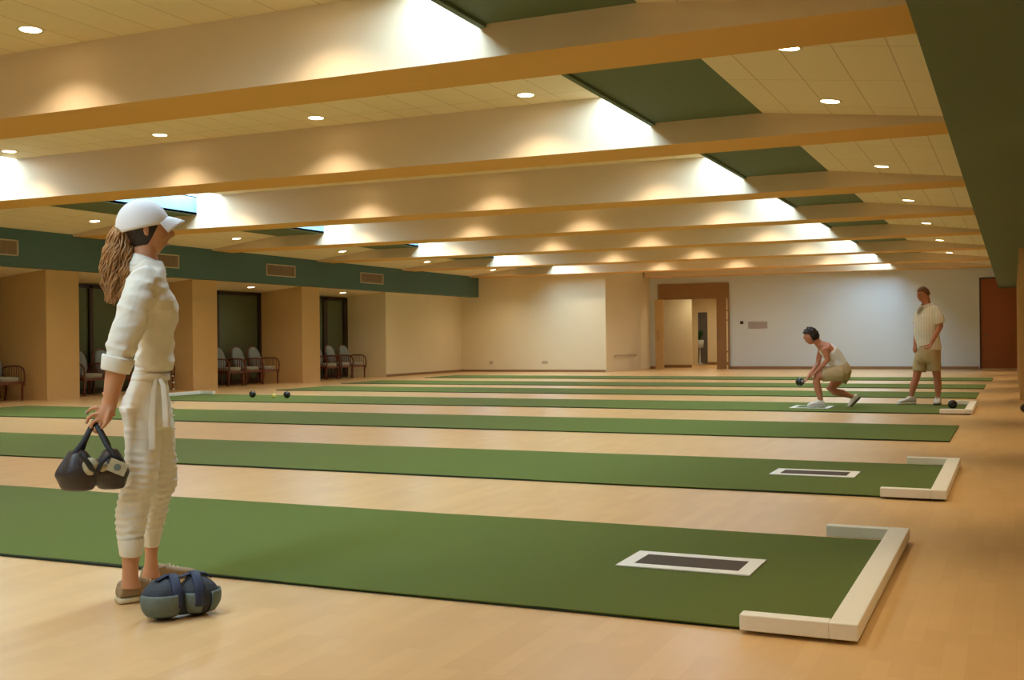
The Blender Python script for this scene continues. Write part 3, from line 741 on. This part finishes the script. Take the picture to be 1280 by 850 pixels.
# trousers
tr = MB()
tr.rings(W_.rings(interp([(452, 167, 213, .132), (462, 164, 214, .136), (476, 159, 214, .152), (495, 151, 215.5, .168), (508, 147.5, 216.5, .172), (520, 151, 217.5, .168), (534, 157, 218, .155)])))
NT = [(508, 149, 204, .098, -.06), (528, 154.5, 204, .098, -.065), (556, 156, 202, .09, -.075), (590, 155, 198, .082, -.09), (617, 150, 192, .075, -.11), (642, 145, 185, .07, -.13), (664, 145, 181, .066, -.14), (676, 147, 179, .06, -.15)]
FT = [(508, 172, 216, .098, .08), (528, 172, 218, .098, .08), (556, 176, 219.5, .09, .08), (585, 181, 221.5, .082, .09), (605, 182, 221, .078, .09), (622, 180, 214, .072, .09), (645, 177, 208.5, .068, .09), (662, 176, 203, .06, .09)]
tr.rings([W_.ring(*r_[:4], dv=r_[4]) for r_ in interp(NT)]); tr.rings([W_.ring(*r_[:4], dv=r_[4]) for r_ in interp(FT)])
ZK = W_.p(180, 580, 0).z; ZHEM = W_.p(165, 676, -.1).z
def trouser_d(p):
    d_ = .003*noise.noise(V((p.x*10, p.y*10, p.z*30)))
    if p.z < ZK+.12:
        u_ = min(1, (ZK+.12-p.z)/.14)
        # ruched bands down the side seam of each leg
        w = noise.noise(V((p.x*7, p.y*7, p.z*3)))*2.5
        rr = sin(p.z*2*pi/.028+w*2.2+sin(p.x*60)*.5); band = .45+.55*abs(noise.noise(V((p.x*16, p.y*16, p.z*7+5)))*2)
        d_ += .0036*u_*rr*band
        d_ += .005*u_*noise.noise(V((p.x*30, p.y*30, p.z*45)))
    else:
        d_ += .0022*(1-abs(noise.noise(V((p.x*3, p.y*3, p.z*26)))*3))
    return d_
tro = tr.build('trousers', 'trousers', wo, smooth=True, remesh=.0045, sm=7, disp=trouser_d)
for rows, dv in (([(672, 147, 180, .064), (677, 147, 180.5, .064), (693, 149, 179, .062), (694.5, 150, 177.5, .058), (680, 151, 177, .052)], -.15), ([(659, 176, 204, .058), (663, 176, 204, .058), (681, 178, 200, .054), (682.5, 179, 199, .05), (668, 179, 199, .046)], .09)):
    MB().rings([W_.ring(*r_, dv=dv) for r_ in rows], cap=False).build('leg_cuff', 'trousers', tro, smooth=True)
wb = MB()
MB().rings([W_.ring(*r_) for r_ in [(456, 165, 215, .140), (455, 164.5, 215.5, .143), (463, 163, 216, .145), (464, 163.5, 215.5, .142)]], cap=False).build('waistband', 'trousers', tro, smooth=True)
MB().rings([W_.ring(*r_) for r_ in [(467, 162, 216, .144), (466, 161.5, 216.5, .149), (474, 159, 217, .157), (475, 159.5, 216.5, .154)]], cap=False).build('belt', 'trousers', tro, smooth=True)
# hanging tie ends at the hip and the laced front edge
tp = [W_.p(200, 474, -.165), W_.p(204, 482, -.17), W_.p(206, 500, -.165), W_.p(207, 520, -.16), W_.p(207.5, 534, -.155)]
MB().tube(tp, [(.008, .003), (.011, .003), (.013, .003), (.014, .003), (.014, .003)], 10, side=tuple(RH)).build('tie_strap', 'trousers', tro, smooth=True)
tp = [W_.p(195, 474, -.164), W_.p(192, 490, -.175), W_.p(190, 520, -.16), W_.p(190, 545, -.155), W_.p(190, 562, -.155)]
MB().tube(tp, [(.006, .003), (.011, .003), (.015, .003), (.016, .003), (.016, .003)], 10, side=tuple(RH)).build('tie_strap', 'trousers', tro, smooth=True)
lc = MB()
for k in range(9):
    y = 470+k*8.2; x = 216+.5*sin(k)+(y-470)*.03
    lc.ell(W_.p(x, y, -.03), .006, .006, .0035, n=10, k=6)
lc.build('front_toggles', 'trousers', tro, smooth=True)
# shoes
for px, py, dv, L_ in ((146.5, 0, -.155, .25), (177, 0, .13, .26)):
    q = W_.p(px, 740, dv); heel = V((q.x, q.y, 0))
    shoe(wo, heel, fd, L_, 'shoe', 'sole', w=.044, h=.066)

# held bag with two bowls
def carrier(t, c, ax, up, sep, r_, mb_mat, strap, pocket=None, bowls=False, sag=0):
    ax = ax.normalized(); dp = up.cross(ax).normalized(); up = ax.cross(dp).normalized()
    b = MB()
    for sg in (-1, 1):
        b.ell(c+ax*(sg*sep), r_, r_*.95, r_*.92, ax, dp, up, 24, 14, lambda d: (d[0]*1.02, d[1], d[2]*(.93 if d[2] < 0 else .75)-max(0, abs(d[0])-.05)*.0))
    b.obox(c-up*(r_*.15), ax, dp, up, sep*.7, r_*.55, r_*.45)
    return b, ax, dp, up
hb = thing('bowls_bag', 'black bowls bag with straps hanging from the hand of the person in the white cap', 'bag', W_.p(114, 611, -.27))
cb = W_.p(117.5, 587, -.27); aL = W_.p(97, 588, -.30); aR = W_.p(138.5, 586, -.25)
b = MB()
for c_, sg in ((aL, -1), (aR, 1)):
    def fn(d, sg=sg):
        x, y, z = d
        u_ = z/.083; w_ = 1.08-.62*max(0, u_+.15) if u_ > -.15 else 1.08-.45*(-u_-.15)
        e_ = sqrt(max(1e-6, 1-u_*u_)); q_ = w_/max(e_, .25) if e_ > .25 else w_/.25
        q_ = min(q_, 1.9)
        return (x*q_*.93, y*(.6+.4*q_)*.9, z)
    b.ell(c_, .090 if sg < 0 else .074, .078, .083, RH, VH, V((0, 0, 1)), 26, 16, fn)
b.tube([aL+V((0, 0, -.01)), aR+V((0, 0, -.01))], .052, 14)
hbo = b.build('bag_body', 'bag_black', hb, smooth=True, remesh=.005, sm=3, disp=folds(8, .002, (12, 12, 12)))
st = MB()
top = W_.p(117, 530, -.275)
for pts in ([(118, 526, -.262), (113, 535, -.28), (104, 552, -.31), (92, 568, -.335), (82, 584, -.35), (74, 600, -.33)],
            [(118, 526, -.262), (114, 534, -.28), (106, 552, -.28), (101, 568, -.26), (100, 580, -.22)]):
    st.tube([W_.p(*q) for q in pts], [(.010, .0035)]*len(pts), 10, side=tuple(RH*.9+VH*.2))
st.build('strap', 'strap_black', hb, smooth=True)
st = MB()
for pts in ([(118, 526, -.262), (123, 536, -.28), (133, 556, -.30), (143, 570, -.32), (152, 577, -.31)], [(118, 526, -.262), (124, 535, -.27), (135, 555, -.26), (139, 570, -.23)]):
    st.tube([W_.p(*q) for q in pts], [(.010, .0035)]*len(pts), 10, side=tuple(RH*.9+VH*.2))
st.build('strap', 'strap_black', hb, smooth=True)
fl = MB()
fl.tube([W_.p(101, 566, -.375), W_.p(112, 582, -.375), W_.p(119, 593, -.345)], [(.010, .004), (.012, .004), (.012, .004)], 10, side=tuple(RH)); fl.tube([W_.p(121, 590, -.35), W_.p(127, 578, -.355), W_.p(137, 568, -.34)], [(.01, .004)]*3, 10, side=tuple(RH))
fl.build('flap_edge', 'strap_black', hb, smooth=True)
MB().ell(W_.p(113, 583, -.345), .032, .02, .036, RH, VH, V((0, 0, 1)), 20, 12).build('patterned_lining', 'card', hb, smooth=True)
MB().ell(W_.p(128, 583, -.325), .024, .02, .022, RH, VH, V((0, 0, 1)), 20, 12).build('patterned_lining', 'card', hb, smooth=True)
tx = (W_.p(157, 581, -.34)-W_.p(137, 573, -.35)).normalized(); tn = tx.cross(V((0, 0, 1))).normalized(); tz = tn.cross(tx)*-1
tc_ = W_.p(147, 584, -.35)
tgo = MB().obox(tc_, tx, tn, tx.cross(tn), .036, .002, .026).build('luggage_tag', 'card', hb, bevel=.001)
MB().lathe(tc_+tn*.003, [(.001, 0), (.014, 0), (.014, .001), (.001, .001)], 20, tx, tx.cross(tn), tn).build('printed_emblem', 'bag_pocket', tgo)

# bag on the floor
pL = at(197, 779, 2, 0); pR = at(240, 773, 2, 0)
fb = thing('bowls_bag', 'dark blue bowls bag with grey-green pockets on the floor beside the beige shoes', 'bag', (pL+pR)/2)
cL = V((pL.x, pL.y, .078))+VH*.075; cR = V((pR.x, pR.y, .076))+VH*.075; bx_ = (cR-cL).normalized(); bd = V((0, 0, 1)).cross(bx_)
b = MB()
for c_, r_ in ((cL, .088), (cR, .085)):
    b.ell(c_, r_*1.0, r_*.93, r_*.90, bx_, bd, V((0, 0, 1)), 26, 16, lambda d: (d[0]*(1-.12*max(0, d[2])/.08), d[1], max(d[2], -.074)))
b.tube([cL-V((0, 0, .01)), cR-V((0, 0, .01))], .06, 14)
b.build('bag_body', 'bag_blue', fb, smooth=True, remesh=.005, sm=3, disp=folds(5, .003, (14, 14, 14)))
for c_, r_, a0, a1 in ((cL, .0915, -2.9, -1.05), (cR, .0885, -2.35, -1.60), (cR, .0885, -1.15, .1)):
    rows = []
    for i in range(9):
        el = -.75+1.05*i/8
        rows.append([c_+bx_*(r_*cos(a0+(a1-a0)*q/14)*cos(el))+bd*(r_*.97*sin(a0+(a1-a0)*q/14)*cos(el))+V((0, 0, 1))*(r_*.9*sin(el)) for q in range(15)])
    vs = [p for rr in rows for p in rr]; fs = [(i*15+q, i*15+q+1, i*15+q+16, i*15+q+15) for i in range(8) for q in range(14)]
    po = MB().add(vs, fs).build('pocket', 'bag_pocket', fb, smooth=True); s2 = po.modifiers.new('s', 'SOLIDIFY'); s2.thickness = .006; s2.offset = 1
for c_, r_, off in ((cL, .093, .035), (cR, .091, -.012)):
    pts = []
    for i in range(22):
        a = -1.9+(3.8)*i/21          # wraps over the top, open at the base
        rr = sqrt(max(r_**2-off**2, 1e-4))
        lift = .012*exp(-(a/.5)**2)
        pts.append(c_+bx_*off-bd*(rr*sin(a))*.98+V((0, 0, 1))*((rr*.91+lift)*cos(a)))
    MB().tube(pts, [(.019, .004)]*22, 10, side=tuple(bx_)).build('strap', 'strap_navy', fb, smooth=True)
hp = [cL+V((0, 0, .076))-bx_*.03-bd*.02, cL+V((0, 0, .090))+bx_*.01, (cL+cR)/2+V((0, 0, .078)), cR+V((0, 0, .092))-bx_*.02, cR+V((0, 0, .084))+bx_*.03, cR+V((0, 0, .065))+bx_*.055]
MB().tube(hp, [(.014, .004)]*6, 10, side=tuple(bd)).build('carry_handle', 'strap_navy', fb, smooth=True)

# ------------------------------------------------------------------ standing man
G = Fig(16.92, radians(-28), -1)
mo = thing('person', 'standing person in striped white shirt and khaki shorts near the small white fender', 'person', V((-1.31, 17.95, 0)))
gb = MB(); gh = (-RH*cos(radians(22))-VH*sin(radians(22))-V((0, 0, .28))).normalized(); GC = G.p(1154.2, 368.5, 0)
gh, ghl, ghu = head(gb, GC, gh, V((0, 0, 1)), 1.02)
gb.tube([G.p(1159, 384, 0), G.p(1157.5, 376, 0), G.p(1156, 370, 0)], [.068, .062, .06], 14)
gb.rings(G.rings(interp([(385, 1150, 1171, .15), (400, 1147, 1172, .16), (420, 1148, 1172, .15), (437, 1148, 1173, .15), (447, 1148, 1172, .15)])))
legN = [(1166, 440, -.08), (1169, 455, -.09), (1170.5, 464, -.09), (1171.5, 472, -.09), (1172.5, 483, -.08), (1172.5, 492, -.08), (1172, 500, -.08)]
legF = [(1155, 440, .08), (1150, 455, .08), (1147, 464, .08), (1145.5, 472, .08), (1142, 482, .08), (1139.5, 492, .08), (1139, 499, .08)]
rr = [.085, .078, .065, .056, .057, .038, .036]
gb.tube([G.p(*q) for q in legN], rr, 14); gb.tube([G.p(*q) for q in legF], rr, 14)
gb.tube([G.p(*q) for q in [(1169, 392, -.17), (1175, 400, -.225), (1175.5, 408, -.22), (1170, 418, -.27), (1164, 429, -.30)]], [.036, .045, .042, .038, .028], 14)
hand(gb, G.p(1164, 429, -.30), (G.p(1159.5, 438, -.31)-G.p(1164, 429, -.30)), -RH-VH*.2, 1.05, .75, 1)
gb.tube([G.p(*q) for q in [(1151, 392, .16), (1148, 400, .195), (1147, 410, .17), (1145, 421, .10), (1144, 431, .03)]], [.036, .045, .042, .036, .028], 14)
hand(gb, G.p(1144, 431, .03), (G.p(1142.5, 440, .0)-G.p(1144, 431, .03)), RH+VH*.2, 1.05, .7, -1)
gb.build('body', 'skin_tan', mo, smooth=True, remesh=.006, sm=3)
face_bits(mo, GC, gh, ghl, ghu, 1.02, 'hair_brown')
hair_cap(mo, GC, gh, ghl, ghu, 1.02, 'hair_brown', low=-.02, front=.07, thick=.009)
gs = MB()
gs.rings(G.rings(interp([(381.5, 1153.5, 1166, .075), (385, 1149.5, 1172, .17), (392, 1147, 1176, .2), (402, 1145, 1175, .195), (411, 1143.5, 1173, .19), (420, 1144.5, 1173, .185), (429, 1146, 1174.5, .185), (437, 1146.5, 1175.5, .19)])))
gs.tube([G.p(*q) for q in [(1170, 388.5, -.17), (1174, 396, -.22), (1175.5, 404, -.225)]], [.066, .068, .070], 16, round_ends=False)
gs.tube([G.p(*q) for q in [(1152, 388.5, .16), (1149, 396, .20), (1147, 405, .2)]], [.07, .074, .076], 16, round_ends=False)
gso = gs.build('shirt', 'striped', mo, smooth=True, remesh=.009, sm=4, disp=folds(2, .008, (8, 8, 10)))
ck = MB()
for sg in (-1, 1):
    base_ = G.p(1159, 383, 0)
    ck.add([base_+G.f*.125+G.l*(sg*.015)-V((0, 0, .045)), base_+G.f*.12+G.l*(sg*.075)-V((0, 0, .02)), base_+G.l*(sg*.105)+V((0, 0, .02)), base_-G.f*.06+G.l*(sg*.06)+V((0, 0, .045)), base_-G.f*.03+G.l*(sg*.05)+V((0, 0, .06)), base_+G.f*.075+G.l*(sg*.05)+V((0, 0, .035))], [(0, 1, 2, 5), (2, 3, 4, 5)])
c_ = ck.build('collar', 'cap', gso); s2 = c_.modifiers.new('s', 'SOLIDIFY'); s2.thickness = .008
MB().tube([G.p(1156, 383.5, -.01)+G.f*.075, G.p(1154, 388, -.02)+G.f*.10, G.p(1152.5, 393, -.02)+G.f*.10], [(.045, .008), (.032, .008), (.004, .004)], 10, side=tuple(G.l)).build('open_neck', 'grey_paper', gso, smooth=True)
gt = MB()
gt.rings(G.rings(interp([(432, 1147, 1174, .168), (441, 1145, 1175, .178), (449, 1145, 1175, .178), (453, 1147, 1174, .165)])))
gt.tube([G.p(*q) for q in [(1165, 442, -.085), (1167, 452, -.09), (1168, 463.5, -.09)]], [.10, .10, .098], 18, round_ends=False)
gt.tube([G.p(*q) for q in [(1155, 442, .085), (1151, 452, .085), (1149, 464, .085)]], [.10, .105, .102], 18, round_ends=False)
gt.build('shorts', 'shorts', mo, smooth=True, remesh=.008, sm=4, disp=folds(6, .007, (9, 9, 9)))
q = G.p(1140.5, 500, .08); hN = V((q.x, q.y, MT)); dF = (-RH*.97-VH*.25).normalized()
shoe(mo, hN-dF*.05, dF, .30, 'shoe_white', 'shoe_white', w=.052, h=.085)
q = G.p(1172.5, 500, -.08); hN = V((q.x, q.y, MT)); dN = (-RH*.45-VH*.9).normalized()
shoe(mo, hN-dN*.07, dN, .29, 'shoe_white', 'dark_sole', w=.052, h=.085)

# ------------------------------------------------------------------ crouching player
B = Fig(16.48, 0, -1)
bo_ = thing('person', 'crouching person with short dark hair bowling on the fourth mat', 'person', V((-2.55, 16.85, 0)))
bb = MB(); bh = (-RH-VH*.05-V((0, 0, .10))).normalized(); BC = B.p(1013.6, 420.5, 0)
bh, bhl, bhu = head(bb, BC, bh, V((0, 0, 1)), 1.0)
P = B.p
bb.tube([P(1028, 434, 0), P(1022, 428, 0), P(1017, 422, 0)], [.065, .056, .055], 14)
tor = [(1053, 466, 0), (1049, 457, 0), (1044, 448, 0), (1038, 440.5, 0), (1031, 435, 0), (1026, 431.5, 0)]
trad = [(.15, .125), (.14, .115), (.14, .11), (.16, .115), (.165, .10), (.10, .07)]
bb.tube([P(*q) for q in tor], trad, 20, side=tuple(VH))
bb.tube([P(*q) for q in [(1050, 467, -.085), (1036, 468, -.09), (1022, 471, -.09), (1020.5, 478, -.09), (1023, 488, -.09), (1025.5, 499, -.09), (1026, 504, -.09)]], [.095, .082, .064, .056, .054, .036, .036], 14)
bb.tube([P(*q) for q in [(1053, 468, .09), (1045, 478, .09), (1037.5, 486.5, .09), (1043, 490, .09), (1053, 491.5, .09), (1063, 495, .09), (1067, 497, .09)]], [.09, .075, .062, .054, .054, .036, .034], 14)
bb.tube([P(*q) for q in [(1029.5, 437, -.16), (1033, 443, -.185), (1034.5, 449.5, -.18), (1028, 457, -.15), (1020.5, 465, -.115)]], [.050, .042, .038, .034, .026], 14)
hand(bb, P(1020.5, 465, -.115), P(1014.5, 469, -.1)-P(1020.5, 465, -.115), -V((0, 0, 1))-RH*.4, .95, .5, 1)
bb.tube([P(*q) for q in [(1026.5, 438, .16), (1023.5, 447, .18), (1022.5, 455, .17), (1016, 464, .13), (1009.5, 472.5, .10)]], [.050, .042, .038, .034, .025], 14)
hand(bb, P(1009.5, 472.5, .10), P(1003, 480, .08)-P(1009.5, 472.5, .10), -RH-V((0, 0, -.6)), .95, .55, 1)
bb.build('body', 'skin_tan', bo_, smooth=True, remesh=.006, sm=3)
face_bits(bo_, BC, bh, bhl, bhu, 1.0)
hair_cap(bo_, BC, bh, bhl, bhu, 1.0, 'hair_dark', low=-.06, front=.045, thick=.02, rough=.03)
bt = MB()
bt.tube([P(*q) for q in [(1051, 461, 0), (1048, 456, 0), (1044, 448, 0), (1038, 440.5, 0), (1031.5, 435.5, 0)]], [(.155, .12), (.152, .128), (.15, .124), (.165, .127), (.145, .105)], 22, side=tuple(VH))
bt.build('vest_top', 'cap', bo_, smooth=True, remesh=.008, sm=4, disp=folds(4, .006, (10, 10, 12)))
bs = MB()
bs.tube([P(*q) for q in [(1048.5, 457, 0), (1051, 461, 0), (1053.5, 466, 0), (1054.5, 470, 0)]], [(.16, .125), (.175, .135), (.18, .125), (.16, .10)], 22, side=tuple(VH))
bs.tube([P(*q) for q in [(1051, 466, -.085), (1040, 467, -.09), (1027, 469.5, -.09)]], [.125, .11, .092], 18, round_ends=False)
bs.tube([P(*q) for q in [(1054, 467, .085), (1051, 472, .09), (1049, 476, .09)]], [.115, .112, .112], 18, round_ends=False)
bs.build('shorts', 'shorts', bo_, smooth=True, remesh=.008, sm=4, disp=folds(9, .007, (9, 9, 9)))
q = P(1026, 503, -.09); dB = (-RH-VH*.12).normalized(); hh = V((q.x, q.y, MT+.006))
shoe(bo_, hh-dB*.055, dB, .26, 'shoe_white', 'shoe_white', w=.046, h=.075)
ht = P(1064.5, 508.3, .09); hl_ = P(1075.5, 497.5, .09); dd = (ht-hl_).normalized(); upf = (-RH*.5+V((0, 0, .2))); upf = (upf-dd*upf.dot(dd)).normalized()
shoe(bo_, hl_, dd, .225, 'shoe_white', 'dark_sole', up=upf, w=.044, h=.07)
hb2 = thing('lawn_bowl', 'black bowl held low in the crouching player\'s outstretched hand', 'bowl', P(1000, 477.3, .08))
MB().ell(P(1000, 477.3, .08), .066, .062, .064, n=32, k=20).build('ball', 'black', hb2, smooth=True)
MB().ell(P(1001.5, 476.5, .08)-VH*.058, .022, .006, .022, RH, VH, V((0, 0, 1)), 16, 10).build('emblem_disc', 'grey_paper', hb2, smooth=True)

# ------------------------------------------------------------------ world and view
w = bpy.data.worlds.new('world'); bpy.context.scene.world = w; w.use_nodes = True
w.node_tree.nodes['Background'].inputs[0].default_value = (1, .8, .55, 1); w.node_tree.nodes['Background'].inputs[1].default_value = .0
sc = bpy.context.scene
sc.view_settings.view_transform = 'Standard'; sc.view_settings.look = 'None'; sc.view_settings.exposure = 0
sc.cycles.use_denoising = True; sc.cycles.max_bounces = 8; sc.cycles.diffuse_bounces = 5; sc.cycles.use_light_tree = True; sc.cycles.sample_clamp_indirect = 4
